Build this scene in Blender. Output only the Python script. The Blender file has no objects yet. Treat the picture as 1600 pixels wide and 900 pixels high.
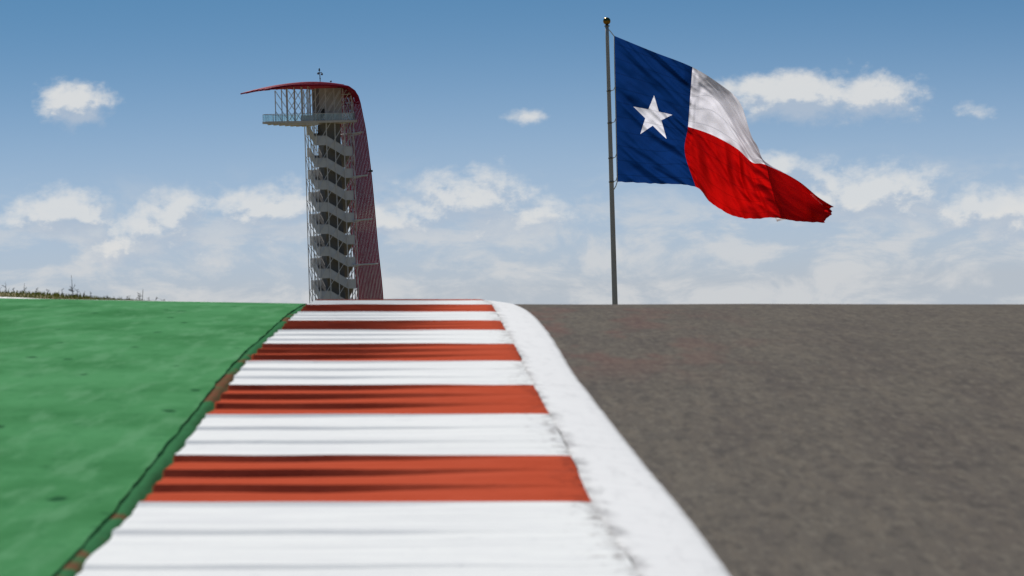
import bpy, bmesh, math, random
import numpy as np
from mathutils import Vector, noise as mnoise

random.seed(7)
SC = bpy.context.scene
COL = SC.collection

# ------------------------------------------------------------------ camera
LENS, SENSOR = 200.0, 36.0
F = 1600.0 * LENS / SENSOR            # focal length in photo pixels
ROLL = math.radians(1.65)             # the photographer held the camera slightly tilted
CR, SR = math.cos(ROLL), math.sin(ROLL)
cam_data = bpy.data.cameras.new('camera')
cam = bpy.data.objects.new('camera', cam_data)
COL.objects.link(cam)
cam.location = (0, 0, 0)
cam.rotation_mode = 'XYZ'
from mathutils import Matrix
cam.rotation_euler = (Matrix.Rotation(math.pi / 2, 3, 'X') @ Matrix.Rotation(-ROLL, 3, 'Z')).to_euler()
cam_data.lens = LENS
cam_data.sensor_width = SENSOR
cam_data.clip_start = 0.1
cam_data.clip_end = 60000
cam_data.dof.use_dof = True
cam_data.dof.focus_distance = 330
cam_data.dof.aperture_fstop = 12.0
SC.camera = cam


def at(px, py, depth):
    """World point seen at photo pixel (px, py) at a distance depth along the view."""
    rx = (px - 800.0) / F * depth
    ru = (450.0 - py) / F * depth
    return Vector((rx * CR + ru * SR, depth, -rx * SR + ru * CR))


def tilt(x, z):
    """Track cross fall: point given level with the tilted camera -> world x, z."""
    return x * CR + z * SR, -x * SR + z * CR


# ------------------------------------------------------------------ exposure
SC.view_settings.view_transform = 'Standard'
SC.view_settings.look = 'None'
SC.view_settings.exposure = 0.0
SC.view_settings.gamma = 1.0
SC.view_settings.use_curve_mapping = False

# ------------------------------------------------------------------ sun
SUN_DIR = Vector((-0.30, 0.70, 0.74)).normalized()      # towards the sun
sun_el = math.asin(SUN_DIR.z)
sun_az = math.atan2(SUN_DIR.x, SUN_DIR.y)
sd = bpy.data.lights.new('sun', 'SUN')
sd.energy = 4.9
sd.angle = math.radians(0.5)
sd.color = (1.0, 0.955, 0.885)
sun = bpy.data.objects.new('sun', sd)
COL.objects.link(sun)
sun.rotation_mode = 'QUATERNION'
sun.rotation_quaternion = (-SUN_DIR).to_track_quat('-Z', 'Y')
sun.location = (-100, 200, 250)

# ------------------------------------------------------------------ world: sky and clouds
W = bpy.data.worlds.new('World')
SC.world = W
W.use_nodes = True
wn, wl = W.node_tree.nodes, W.node_tree.links
wn.clear()


def ang(px, py):
    v = at(px, py, 1.0).normalized()
    return math.degrees(math.atan2(v.x, v.y)), math.degrees(math.asin(v.z))


class G:
    """Small helper to write node graphs as expressions."""
    def __init__(s, tree):
        s.t, s.n, s.l = tree, tree.nodes, tree.links

    def put(s, sock, v):
        if isinstance(v, (int, float)):
            sock.default_value = v
        elif isinstance(v, (tuple, list)):
            sock.default_value = tuple(v) + ((1.0,) if len(v) == 3 and len(sock.default_value) == 4 else ())
        else:
            s.l.new(v, sock)

    def m(s, op, a, b=0.0, c=0.0, clamp=False):
        n = s.n.new('ShaderNodeMath')
        n.operation = op
        n.use_clamp = clamp
        s.put(n.inputs[0], a)
        s.put(n.inputs[1], b)
        s.put(n.inputs[2], c)
        return n.outputs[0]

    def add(s, a, b): return s.m('ADD', a, b)
    def sub(s, a, b): return s.m('SUBTRACT', a, b)
    def mul(s, a, b): return s.m('MULTIPLY', a, b)
    def mad(s, a, b, c): return s.m('MULTIPLY_ADD', a, b, c)
    def mx(s, a, b): return s.m('MAXIMUM', a, b)
    def mn(s, a, b): return s.m('MINIMUM', a, b)

    def xyz(s, x, y, z=0.0):
        n = s.n.new('ShaderNodeCombineXYZ')
        for i, v in enumerate((x, y, z)):
            s.put(n.inputs[i], v)
        return n.outputs[0]

    def sep(s, v):
        n = s.n.new('ShaderNodeSeparateXYZ')
        s.put(n.inputs[0], v)
        return n.outputs

    def step(s, lo, hi, v):
        n = s.n.new('ShaderNodeMapRange')
        n.interpolation_type = 'SMOOTHSTEP'
        s.put(n.inputs['Value'], v)
        s.put(n.inputs['From Min'], lo)
        s.put(n.inputs['From Max'], hi)
        return n.outputs[0]

    def lin(s, v, a, b, c, d):
        n = s.n.new('ShaderNodeMapRange')
        s.put(n.inputs['Value'], v)
        for k, q in zip(('From Min', 'From Max', 'To Min', 'To Max'), (a, b, c, d)):
            s.put(n.inputs[k], q)
        return n.outputs[0]

    def noise(s, vec, scale, detail=4.0, rough=0.5, dist=0.0, lac=2.0, dims='3D'):
        n = s.n.new('ShaderNodeTexNoise')
        n.noise_dimensions = dims
        s.put(n.inputs['Vector'], vec)
        s.put(n.inputs['Scale'], scale)
        s.put(n.inputs['Detail'], detail)
        s.put(n.inputs['Roughness'], rough)
        s.put(n.inputs['Distortion'], dist)
        s.put(n.inputs['Lacunarity'], lac)
        return n.outputs['Fac']

    def vor(s, vec, scale, feat='F1', rand=1.0):
        n = s.n.new('ShaderNodeTexVoronoi')
        n.feature = feat
        s.put(n.inputs['Vector'], vec)
        s.put(n.inputs['Scale'], scale)
        s.put(n.inputs['Randomness'], rand)
        return n.outputs['Distance']

    def mix(s, f, a, b):
        n = s.n.new('ShaderNodeMix')
        n.data_type = 'RGBA'
        s.put(n.inputs[0], f)
        s.put(n.inputs[6], a)
        s.put(n.inputs[7], b)
        return n.outputs[2]

    def mapping(s, vec, scale=(1, 1, 1), loc=(0, 0, 0), rot=(0, 0, 0)):
        n = s.n.new('ShaderNodeMapping')
        s.put(n.inputs[0], vec)
        n.inputs['Scale'].default_value = scale
        n.inputs['Location'].default_value = loc
        n.inputs['Rotation'].default_value = rot
        return n.outputs[0]


g = G(W.node_tree)
geo = wn.new('ShaderNodeTexCoord')
dx, dy, dz = g.sep(geo.outputs['Generated'])
az = g.mul(g.m('ARCTAN2', dx, dy), 57.2958)
el = g.mul(g.m('ARCSINE', dz), 57.2958)

# Nishita sky; low elevations are spread upwards so that the deep air near the
# horizon is as thin a band as it was on the day
zc = g.mx(dz, 0.0)
lift = g.add(g.sub(1.0, g.m('POWER', g.sub(1.0, zc), 11.0)), 0.03)
sky = wn.new('ShaderNodeTexSky')
sky.sky_type = 'NISHITA'
sky.sun_disc = False
sky.sun_elevation = sun_el
sky.sun_rotation = sun_az
sky.altitude = 150
sky.air_density = 1.0
sky.dust_density = 0.25
sky.ozone_density = 2.0
hl = g.m('SQRT', g.mx(g.sub(1.0, g.mul(lift, lift)), 1e-4))
hn = g.m('SQRT', g.mx(g.sub(1.0, g.mul(dz, dz)), 1e-4))
sc_ = g.m('DIVIDE', hl, hn)
g.put(sky.inputs['Vector'], g.xyz(g.mul(dx, sc_), g.mul(dy, sc_), lift))
tint = wn.new('ShaderNodeMix')
tint.data_type = 'RGBA'
tint.blend_type = 'MULTIPLY'
tint.inputs[0].default_value = 1.0
wl.new(sky.outputs[0], tint.inputs[6])
tint.inputs[7].default_value = (0.42, 0.86, 1.0, 1.0)      # the clear cyan cast of the photograph
sky_col = tint.outputs[2]

# cumulus: (pixel x, pixel y of the middle, half width, half height, strength)
CLOUDS = [
    (112, 160, 66, 34, 1.0), (85, 150, 34, 22, 0.8),
    (838, 183, 34, 13, 0.72),
    (1255, 150, 150, 40, 1.0), (1350, 152, 100, 40, 1.0), (1180, 140, 70, 26, 0.8),
    (1520, 174, 26, 9, 0.22),
    (95, 335, 95, 44, 1.0), (20, 345, 60, 30, 0.7),
    (265, 350, 92, 58, 1.0), (180, 385, 60, 36, 0.7),
    (420, 330, 88, 46, 0.95), (590, 345, 60, 30, 0.8),
    (735, 318, 118, 52, 1.0), (830, 335, 80, 38, 0.8), (660, 330, 60, 34, 0.8),
    (1350, 305, 120, 58, 1.0), (1215, 268, 52, 30, 0.75), (1295, 315, 70, 36, 0.8),
    (1545, 325, 105, 44, 1.0), (1585, 352, 60, 34, 0.8),
]


def cloud_density(oa, oe):
    """Returns sockets (cumulus, veil) for a sample shifted by (oa, oe) degrees."""
    A, E = g.add(az, oa), g.add(el, oe)
    p = g.xyz(A, g.mul(E, 1.35), 3.7)
    n1 = g.noise(p, 1.55, 9.0, 0.58, 0.25, 2.1)
    n2 = g.noise(g.xyz(A, g.mul(E, 1.5), 9.1), 5.0, 6.0, 0.55)
    M = None
    for (px, py, hw, hh, st) in CLOUDS:
        a0, e0 = ang(px, py)
        k = 57.2958 / F
        ua = g.mul(g.sub(A, a0), 1.0 / (1.22 * hw * k))
        ue = g.mul(g.sub(E, e0), 1.0 / (1.22 * hh * k))
        q = g.m('SQRT', g.add(g.mul(ua, ua), g.mul(ue, ue)))
        b = g.mul(g.sub(1.0, q), st)
        M = b if M is None else g.mx(M, b)
    # the same fair-weather cumulus all round the horizon, beyond the part in view
    wide = g.noise(g.xyz(A, g.mul(E, 2.0), 21.0), 0.42, 2.0, 0.5)
    band = g.mul(g.step(0.2, 0.9, E), g.sub(1.0, g.step(4.0, 9.0, E)))
    away = g.step(5.6, 7.5, g.m('ABSOLUTE', A))
    M2 = g.sub(g.mul(g.mul(g.mul(g.sub(wide, 0.47), 5.0), band), away), g.mul(g.sub(1.0, g.mul(band, away)), 1.0))
    M = g.mx(M, M2)
    n = g.add(g.mul(g.sub(n1, 0.5), 2.5), g.mul(g.sub(n2, 0.5), 1.3))
    cum = g.add(g.mul(M, 1.45), n)
    return cum, n1, n2


cum0, n1a, n2a = cloud_density(0.0, 0.0)
cum1, _, _ = cloud_density(-0.06, 0.16)
# low hazy cloud field towards the horizon
p2 = g.xyz(az, g.mul(el, 2.2), 31.0)
v1 = g.noise(p2, 1.1, 9.0, 0.62, 0.4)
low = g.sub(1.0, g.step(0.25, 1.45, el))
veil = g.mul(g.step(0.47, 0.66, g.add(v1, g.mul(low, 0.06))), g.mul(low, 0.7))
# dusty air: a broad pale blue layer and a thinner whitish one near the ground
elp = g.mx(el, 0.0)
q1 = g.mul(elp, 1.0 / 1.9)
layer1 = g.mul(g.m('POWER', 2.71828, g.mul(g.mul(q1, q1), -1.0)), 0.88)
layer2 = g.mul(g.m('POWER', 2.71828, g.mul(elp, -1.0 / 0.6)), 0.75)
sky_col = g.mix(layer1, sky_col, (6.35, 7.75, 9.75))
sky_col = g.mix(layer2, sky_col, (6.8, 7.2, 7.8))
dens = g.step(0.0, 1.05, cum0)
relief = g.sub(cum0, cum1)
lit = g.step(-0.25, 0.45, relief)
LIT, SHD, VEI = (11.0, 10.9, 10.6), (6.2, 7.3, 8.8), (9.4, 9.5, 9.6)
ccol = g.mix(lit, SHD, LIT)
s1 = g.mix(veil, sky_col, VEI)
far = g.lin(el, 0.2, 2.2, 0.66, 0.86)            # distant cloud stands behind more air
s2 = g.mix(g.mul(dens, far), s1, ccol)
bg = wn.new('ShaderNodeBackground')
bg.inputs['Strength'].default_value = 0.07
g.put(bg.inputs['Color'], s2)
wo = wn.new('ShaderNodeOutputWorld')
wl.new(bg.outputs[0], wo.inputs[0])

# ------------------------------------------------------------------ object helpers


def tag(o, label=None, cat=None, group=None, kind=None):
    if label: o['label'] = label
    if cat: o['category'] = cat
    if group: o['group'] = group
    if kind: o['kind'] = kind
    return o


def empty(name, loc=(0, 0, 0), rz=0.0, parent=None):
    o = bpy.data.objects.new(name, None)
    COL.objects.link(o)
    o.location = loc
    o.rotation_euler = (0, 0, rz)
    o.empty_display_size = 0.3
    o.parent = parent
    return o


def link(name, me, parent=None):
    o = bpy.data.objects.new(name, me)
    COL.objects.link(o)
    o.parent = parent
    return o


class MB:
    """Collects geometry for one mesh."""
    def __init__(s): s.v, s.f = [], []

    def quad_grid(s, rows, close=False):
        b = len(s.v)
        nc = len(rows[0])
        for r in rows: s.v += [tuple(p) for p in r]
        for i in range(len(rows) - 1):
            for j in range(nc - (0 if close else 1)):
                j2 = (j + 1) % nc
                s.f.append((b + i * nc + j, b + i * nc + j2, b + (i + 1) * nc + j2, b + (i + 1) * nc + j))
        return b

    def prism(s, poly, off):
        """poly: list of 3D points (a planar outline), extruded by vector off."""
        b, n = len(s.v), len(poly)
        off = Vector(off)
        s.v += [tuple(p) for p in poly] + [tuple(Vector(p) + off) for p in poly]
        s.f.append(tuple(range(b + n - 1, b - 1, -1)))
        s.f.append(tuple(range(b + n, b + 2 * n)))
        for i in range(n):
            j = (i + 1) % n
            s.f.append((b + i, b + j, b + n + j, b + n + i))

    def box(s, x0, x1, y0, y1, z0, z1):
        s.prism([(x0, y0, z0), (x1, y0, z0), (x1, y1, z0), (x0, y1, z0)], (0, 0, z1 - z0))

    def tube(s, pts, r, n=6, cap=True):
        pts = [Vector(p) for p in pts]
        rr = r if isinstance(r, (list, tuple)) else [r] * len(pts)
        b = len(s.v)
        ref = None
        for i, p in enumerate(pts):
            t = (pts[min(i + 1, len(pts) - 1)] - pts[max(i - 1, 0)]).normalized()
            if ref is None:
                ref = Vector((0, 0, 1)) if abs(t.z) < 0.9 else Vector((1, 0, 0))
            u = t.cross(ref).normalized()
            w = u.cross(t).normalized()
            ref = w
            for k in range(n):
                a = 2 * math.pi * k / n
                s.v.append(tuple(p + (u * math.cos(a) + w * math.sin(a)) * rr[i]))
        for i in range(len(pts) - 1):
            for k in range(n):
                k2 = (k + 1) % n
                s.f.append((b + i * n + k, b + i * n + k2, b + (i + 1) * n + k2, b + (i + 1) * n + k))
        if cap:
            s.f.append(tuple(b + k for k in range(n - 1, -1, -1)))
            s.f.append(tuple(b + (len(pts) - 1) * n + k for k in range(n)))

    def lathe(s, prof, n=16, c=(0, 0, 0)):
        rows = [[(c[0] + r * math.cos(2 * math.pi * k / n), c[1] + r * math.sin(2 * math.pi * k / n), c[2] + z)
                 for k in range(n)] for r, z in prof]
        s.quad_grid(rows, close=True)

    def mesh(s, name, mat, smooth=False):
        me = bpy.data.meshes.new(name)
        me.from_pydata(s.v, [], s.f)
        me.update()
        bm = bmesh.new()
        bm.from_mesh(me)
        bmesh.ops.recalc_face_normals(bm, faces=bm.faces)
        bm.to_mesh(me)
        bm.free()
        if mat: me.materials.append(mat)
        if smooth: me.polygons.foreach_set('use_smooth', [True] * len(me.polygons))
        return me

    def build(s, name, mat, parent=None, smooth=False):
        return link(name, s.mesh(name, mat, smooth), parent)


def material(name):
    m = bpy.data.materials.new(name)
    m.use_nodes = True
    t = m.node_tree
    b = t.nodes['Principled BSDF']
    return m, G(t), b


def coords(gg, kind='Object'):
    return gg.n.new('ShaderNodeTexCoord').outputs[kind]


def bump(gg, bsdf, h, strength=0.3, dist=0.01):
    n = gg.n.new('ShaderNodeBump')
    n.inputs['Strength'].default_value = strength
    n.inputs['Distance'].default_value = dist
    gg.put(n.inputs['Height'], h)
    gg.l.new(n.outputs[0], bsdf.inputs['Normal'])


def simple(name, col, rough=0.6, metal=0.0, var=0.15, scale=3.0, spec=0.5):
    m, q, b = material(name)
    c = coords(q)
    n = q.noise(c, scale, 5.0, 0.6)
    k = q.lin(n, 0.25, 0.75, 1 - var, 1 + var)
    mm = q.n.new('ShaderNodeVectorMath')
    mm.operation = 'SCALE'
    mm.inputs[0].default_value = col
    q.put(mm.inputs['Scale'], k)
    q.put(b.inputs['Base Color'], mm.outputs[0])
    b.inputs['Roughness'].default_value = rough
    b.inputs['Metallic'].default_value = metal
    b.inputs['Specular IOR Level'].default_value = spec
    return m


# ------------------------------------------------------------------ materials of the ground
def kerb_paint(name, base, dirt, worn):
    m, q, b = material(name)
    c = coords(q)
    cloud = q.noise(c, 1.7, 5.0, 0.6)
    rub = q.noise(q.mapping(c, (0.5, 9.0, 1.0)), 2.2, 5.0, 0.62)       # rubber smeared along the ribs
    fine = q.noise(q.mapping(c, (3.0, 14.0, 1.0)), 5.0, 4.0, 0.6)
    sp = q.noise(c, 7.0, 4.0, 0.7)
    col = q.mix(q.mul(q.step(0.44, 0.70, rub), 0.55), base, dirt)
    col = q.mix(q.mul(q.step(0.48, 0.7, cloud), 0.4), col, worn)
    col = q.mix(q.mul(q.step(0.46, 0.7, fine), 0.5), col, worn)
    col = q.mix(q.mul(q.step(0.63, 0.72, sp), 0.5), col, dirt)
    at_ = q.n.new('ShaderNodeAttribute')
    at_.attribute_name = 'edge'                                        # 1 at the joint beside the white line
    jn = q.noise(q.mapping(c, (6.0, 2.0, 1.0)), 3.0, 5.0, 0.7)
    joint_dark = q.step(0.94, 1.12, q.add(at_.outputs['Fac'], q.mul(q.sub(jn, 0.5), 0.5)))  # paint gets unevenly darker towards the joint
    col = q.mix(q.mul(joint_dark, 0.75), col, (0.05, 0.02, 0.02))
    q.put(b.inputs['Base Color'], col)
    b.inputs['Roughness'].default_value = 0.62
    b.inputs['Specular IOR Level'].default_value = 0.0
    bump(q, b, q.noise(c, 60.0, 4.0, 0.6), 0.25, 0.004)
    return m


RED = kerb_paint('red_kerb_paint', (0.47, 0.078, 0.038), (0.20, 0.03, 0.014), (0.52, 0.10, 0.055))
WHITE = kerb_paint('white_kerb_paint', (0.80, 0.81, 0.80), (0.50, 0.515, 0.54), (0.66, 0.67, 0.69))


def line_paint():
    m, q, b = material('white_line_paint')
    c = coords(q)
    at_ = q.n.new('ShaderNodeAttribute')
    at_.attribute_name = 'edge'                                        # 1 beside the kerb, 0 beside the asphalt
    e = at_.outputs['Fac']
    n = q.noise(c, 5.0, 6.0, 0.65)
    n2 = q.noise(q.mapping(c, (2.0, 0.7, 1.0)), 4.0, 6.0, 0.75)
    wear = q.noise(q.mapping(c, (5.0, 0.5, 1.0)), 3.0, 6.0, 0.7)
    col = q.mix(q.mul(q.step(0.45, 0.75, n), 0.3), (0.79, 0.79, 0.79), (0.62, 0.62, 0.63))
    col = q.mix(q.mul(q.step(0.5, 0.72, wear), 0.35), col, (0.52, 0.52, 0.53))
    rubber = q.step(0.80, 1.12, q.add(e, q.mul(q.sub(n2, 0.5), 0.85)))
    col = q.mix(q.mul(rubber, 0.62), col, (0.15, 0.15, 0.16))
    tear = q.step(0.10, 0.02, q.add(e, q.mul(q.sub(n2, 0.5), 0.08)))
    col = q.mix(q.mul(tear, 0.5), col, (0.2, 0.19, 0.18))
    q.put(b.inputs['Base Color'], col)
    b.inputs['Roughness'].default_value = 0.6
    b.inputs['Specular IOR Level'].default_value = 0.0
    bump(q, b, q.noise(c, 45.0, 5.0, 0.65), 0.12, 0.003)
    return m


LINE = line_paint()


def asphalt_mat():
    m, q, b = material('worn_asphalt')
    c = coords(q)
    n1 = q.noise(q.mapping(c, (1.6, 0.10, 1.0)), 1.3, 6.0, 0.62)
    n2 = q.noise(q.mapping(c, (3.0, 0.16, 1.0)), 4.5, 6.0, 0.72)
    agg = q.vor(c, 75.0)
    n4 = q.noise(c, 30.0, 4.0, 0.7)
    col = q.mix(q.step(0.35, 0.65, n1), (0.088, 0.075, 0.066), (0.110, 0.096, 0.080))
    col = q.mix(q.mul(q.step(0.40, 0.70, n2), 0.55), col, (0.150, 0.126, 0.098))
    n3 = q.noise(q.mapping(c, (3.4, 0.2, 1.0), loc=(5, 3, 0)), 6.5, 4.0, 0.65)
    col = q.mix(q.mul(q.step(0.5, 0.75, n3), 0.45), col, (0.055, 0.052, 0.050))
    col = q.mix(q.mul(q.step(0.55, 0.75, n4), 0.5), col, (0.050, 0.047, 0.044))
    col = q.mix(q.mul(q.step(0.20, 0.06, agg), 0.45), col, (0.20, 0.175, 0.15))
    n5 = q.noise(q.mapping(c, (1.0, 0.11, 1.0)), 26.0, 3.0, 0.6)
    col = q.mix(q.mul(q.step(0.50, 0.66, n5), 0.5), col, (0.165, 0.145, 0.118))
    n6 = q.noise(q.mapping(c, (1.0, 0.13, 1.0), loc=(3, 9, 0)), 21.0, 3.0, 0.6)
    col = q.mix(q.mul(q.step(0.50, 0.66, n6), 0.5), col, (0.050, 0.045, 0.041))
    # red kerb paint dragged onto the track by tyres near the top
    ax, ay, _z = q.sep(c)
    near_k = q.mul(q.step(2.2, 0.2, ax), q.mul(q.step(28.0, 33.0, ay), q.step(50.0, 44.0, ay)))
    pn = q.noise(q.mapping(c, (1.6, 0.22, 1.0)), 1.6, 4.0, 0.6)
    col = q.mix(q.mul(q.mul(near_k, q.step(0.46, 0.62, pn)), 0.5), col, (0.150, 0.070, 0.060))
    # tyre rubber laid across the top of the hill
    arc = q.noise(q.mapping(c, (0.22, 1.2, 1.0), rot=(0, 0, math.radians(14))), 1.4, 4.0, 0.55)
    col = q.mix(q.mul(q.step(0.55, 0.70, arc), 0.25), col, (0.048, 0.044, 0.042))
    q.put(b.inputs['Base Color'], col)
    b.inputs['Roughness'].default_value = 0.85
    b.inputs['Specular IOR Level'].default_value = 0.03
    bump(q, b, q.add(agg, n4), 0.5, 0.006)
    return m


ASPHALT = asphalt_mat()


def green_mat(name='green_runoff_paint'):
    m, q, b = material(name)
    c = coords(q)
    n1 = q.noise(q.mapping(c, (1.0, 0.28, 1.0), rot=(0, 0, math.radians(-12))), 1.6, 6.0, 0.6)
    n2 = q.noise(q.mapping(c, (2.0, 0.6, 1.0)), 4.5, 6.0, 0.7)
    st = q.noise(q.mapping(c, (4.0, 0.35, 1.0), rot=(0, 0, math.radians(-20))), 2.0, 4.0, 0.6)
    col = q.mix(q.step(0.3, 0.7, n1), (0.052, 0.195, 0.072), (0.090, 0.285, 0.120))
    col = q.mix(q.mul(q.step(0.5, 0.75, n2), 0.45), col, (0.028, 0.135, 0.050))
    col = q.mix(q.mul(q.step(0.46, 0.72, st), 0.6), col, (0.135, 0.33, 0.165))
    spn = q.n.new('ShaderNodeTexVoronoi')
    q.put(spn.inputs['Vector'], q.mapping(c, (1.0, 0.25, 1.0)))
    spn.inputs['Scale'].default_value = 4.5
    rnd = q.sep(spn.outputs['Color'])[0]
    spot = q.mul(q.step(0.19, 0.07, q.add(spn.outputs['Distance'], q.mul(q.sub(n2, 0.5), 0.5))), q.step(0.45, 0.60, rnd))
    col = q.mix(q.mul(spot, 0.75), col, (0.010, 0.055, 0.024))
    q.put(b.inputs['Base Color'], col)
    b.inputs['Roughness'].default_value = 0.75
    b.inputs['Specular IOR Level'].default_value = 0.0
    bump(q, b, q.noise(c, 18.0, 6.0, 0.75), 0.7, 0.012)
    return m


GREEN = green_mat()


def gutter_mat():
    m, q, b = material('gutter_dirt')
    c = coords(q)
    n1 = q.noise(q.mapping(c, (1.0, 0.5, 1.0)), 0.9, 3.0, 0.6)
    n2 = q.noise(q.mapping(c, (4.0, 1.0, 1.0)), 6.0, 5.0, 0.7)
    col = q.mix(q.step(0.58, 0.62, n1), (0.045, 0.165, 0.070), (0.17, 0.075, 0.045))
    col = q.mix(q.mul(q.step(0.45, 0.7, n2), 0.6), col, (0.035, 0.11, 0.05))
    col = q.mix(q.mul(q.step(0.70, 0.80, n1), 0.7), col, (0.30, 0.27, 0.25))
    at_ = q.n.new('ShaderNodeAttribute')
    at_.attribute_name = 'edge'                                        # 1 in the two open joints full of dirt
    col = q.mix(q.mul(at_.outputs['Fac'], 0.9), col, (0.020, 0.045, 0.022))
    q.put(b.inputs['Base Color'], col)
    b.inputs['Roughness'].default_value = 0.9
    b.inputs['Specular IOR Level'].default_value = 0.0
    bump(q, b, n2, 0.6, 0.01)
    return m


GUTTER = gutter_mat()


def grass_ground():
    m, q, b = material('dry_grass_ground')
    c = coords(q)
    n1 = q.noise(c, 0.05, 6.0, 0.6)
    n2 = q.noise(c, 1.2, 6.0, 0.7)
    col = q.mix(q.step(0.35, 0.65, n1), (0.14, 0.125, 0.050), (0.26, 0.21, 0.11))
    col = q.mix(q.mul(q.step(0.4, 0.7, n2), 0.6), col, (0.09, 0.085, 0.03))
    q.put(b.inputs['Base Color'], col)
    b.inputs['Roughness'].default_value = 0.95
    b.inputs['Specular IOR Level'].default_value = 0.1
    bump(q, b, n2, 0.5, 0.05)
    return m


EARTH = grass_ground()

# ------------------------------------------------------------------ the hill: heights level with the tilted camera
KY = [16.1, 19.1, 22.0, 24.9, 27.8, 30.7, 33.6, 36.5, 39.4, 42.3, 45.2, 48.1, 51.0]     # painted joints, metres away
KP = [903, 785, 715, 648, 603, 565, 538, 516, 502, 488, 476, 470, 468]
KL = [100, 213, 265, 318, 353, 382, 408, 434, 448, 463, 479, 490, 495]
KR = [990, 912, 886, 853, 829, 812, 801, 788, 781, 774, 768, 760, 750]
_y = [-300, -80, 0] + KY + [56, 62, 72, 90, 355, 700, 988, 1500, 20000]
_h = [-4.0, -3.2, -1.31] + [(450 - p) * y / F for p, y in zip(KP, KY)] + [-0.135, -0.25, -0.6, -1.35, -13.2, -29.0, -41.0, -50, -140]
_fy = np.concatenate([np.linspace(-300, 110, 4101), np.linspace(110.5, 20000, 4000)])
_fh = np.interp(_fy, _y, _h)
_k = np.exp(-0.5 * (np.arange(-24, 25) / 9.0) ** 2)
_k /= _k.sum()
_sm = np.convolve(_fh[:4101], _k, 'same')
_sm[:30] = _fh[:30]
_sm[-30:] = _fh[4071:4101]
_fh[:4101] = _sm


def P(y): return float(np.interp(y, _fy, _fh))


def _edge(ys, xs):
    return lambda y: float(np.interp(y, ys, xs))


def extend(ys, xs, far_slope, near_slope):
    ys, xs = list(ys), list(xs)
    ys = [-40] + ys + [140]
    xs = [xs[0] + near_slope * (-40 - ys[1])] + xs + [xs[-1] + far_slope * (140 - ys[-2])]
    fy = np.linspace(-40, 140, 1801)
    fx = np.interp(fy, ys, xs)
    k = np.exp(-0.5 * (np.arange(-20, 21) / 8.0) ** 2)
    k /= k.sum()
    s = np.convolve(fx, k, 'same')
    s[:25], s[-25:] = fx[:25], fx[-25:]
    return _edge(fy, s)


XL = extend(KY, [(p - 800) / F * y for p, y in zip(KL, KY)], -0.012, -0.016)
XR = extend(KY, [(p - 800) / F * y for p, y in zip(KR, KY)], -0.02, -0.016)
DROP = 0.034                                            # the line falls this much from kerb to asphalt
_lp = [(1132, 900), (1012, 740), (950, 660), (890, 580), (852, 515), (838, 497), (822, 484), (808, 477.5)]
_ey, _ex = [], []
_gy = np.linspace(12, 50, 3800)
_gp = np.array([450 - F * (P(y) - DROP) / y for y in _gy])
for px, py in _lp:
    y = float(_gy[np.argmin(np.abs(_gp - py))])
    _ey.append(y)
    _ex.append((px - 800) / F * y)
_ey.append(51.0)
_ex.append((799 - 800) / F * 51)
XE = extend(_ey, _ex, -0.02, -0.016)


def fade(x, y):
    """Cross fall dies out away from the hill top."""
    a = min(1, max(0, (110 - y) / 40.0)) if y > 0 else 1.0
    b = min(1, max(0, (60 - abs(x)) / 30.0))
    return a * b


def gp(x, y, z):
    f = fade(x, y)
    return (x, y, z - math.tan(ROLL) * x * f)


# ------------------------------------------------------------------ ground sheet to the horizon
def nsp(lo, hi, n): return list(np.linspace(lo, hi, n))


gx = [-12000, -5000, -2000, -800, -300, -120] + nsp(-60, 60, 41) + [120, 300, 800, 2000, 5000, 12000]
gy_ = [-3000, -1000, -300, -150] + nsp(-80, 120, 81) + nsp(140, 1000, 30) + [1300, 1800, 3000, 6000, 12000, 16000]
mb = MB()
rows = []
for y in gy_:
    r = []
    for x in gx:
        z = P(max(y, -300)) - 0.30
        if 115 < y < 1400:
            z += mnoise.noise(Vector((x * 0.01, y * 0.01, 0))) * 1.2
        if y > 60 or abs(x) > 25:
            z -= 0.5 * min(1, max(0, (abs(x) - 25) / 60)) * (1 if y < 200 else 0)
        r.append(gp(x, y, z))
    rows.append(r)
mb.quad_grid(rows)
gnd = mb.build('ground', EARTH, smooth=True)
tag(gnd, 'dry grass ground falling away behind the hill crest', kind='structure')


def set_edge(me, vals):
    a = me.attributes.new('edge', 'FLOAT', 'POINT')
    a.data.foreach_set('value', vals)


# ------------------------------------------------------------------ asphalt track, white line, green run-off, gutter
ys = nsp(-40, 10, 26) + nsp(10.5, 60, 199) + nsp(61, 140, 60)


def wob(y, s, amp): return mnoise.noise(Vector((y * 1.7, s, 0.3))) * amp + mnoise.noise(Vector((y * 6.0, s, 4.3))) * amp * 0.5


mb = MB()
rows = []
offs = [0, 0.15, 0.4, 0.8, 1.4, 2.2, 3.2, 4.5, 6, 8, 10, 12, 14]
for y in ys:
    x0 = XE(y) - 0.05
    rows.append([gp(x0 + o, y, P(y) - DROP - 0.005 + 0.006 * mnoise.noise(Vector((o * 0.6, y * 0.25, 2)))
                    * min(1, o)) for o in offs])
mb.quad_grid(rows)
track = mb.build('asphalt_track', ASPHALT, smooth=True)
tag(track, 'brown grey asphalt race track right of the white line, rising to the crest', kind='structure')

mb = MB()
rows, ev = [], []
for y in ys:
    a, b = XR(y) + 0.002 + max(0, wob(y, 70, 0.012)), XE(y) + wob(y, 8, 0.004)
    r = []
    for t in (0, 0.04, 0.15, 0.4, 0.7, 0.92, 1.0):
        z = P(y) + 0.001 - DROP * (t ** 1.2) + (0.0 if 0 < t < 1 else -0.004)
        r.append(gp(a + (b - a) * t, y, z))
        ev.append(1 - t)
    rows.append(r)
mb.quad_grid(rows)
me = MB.mesh(mb, 'white_edge_line', LINE, True)
set_edge(me, ev)
ln = link('white_edge_line', me, track)
tag(ln, 'broad white painted line along the track edge')

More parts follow.
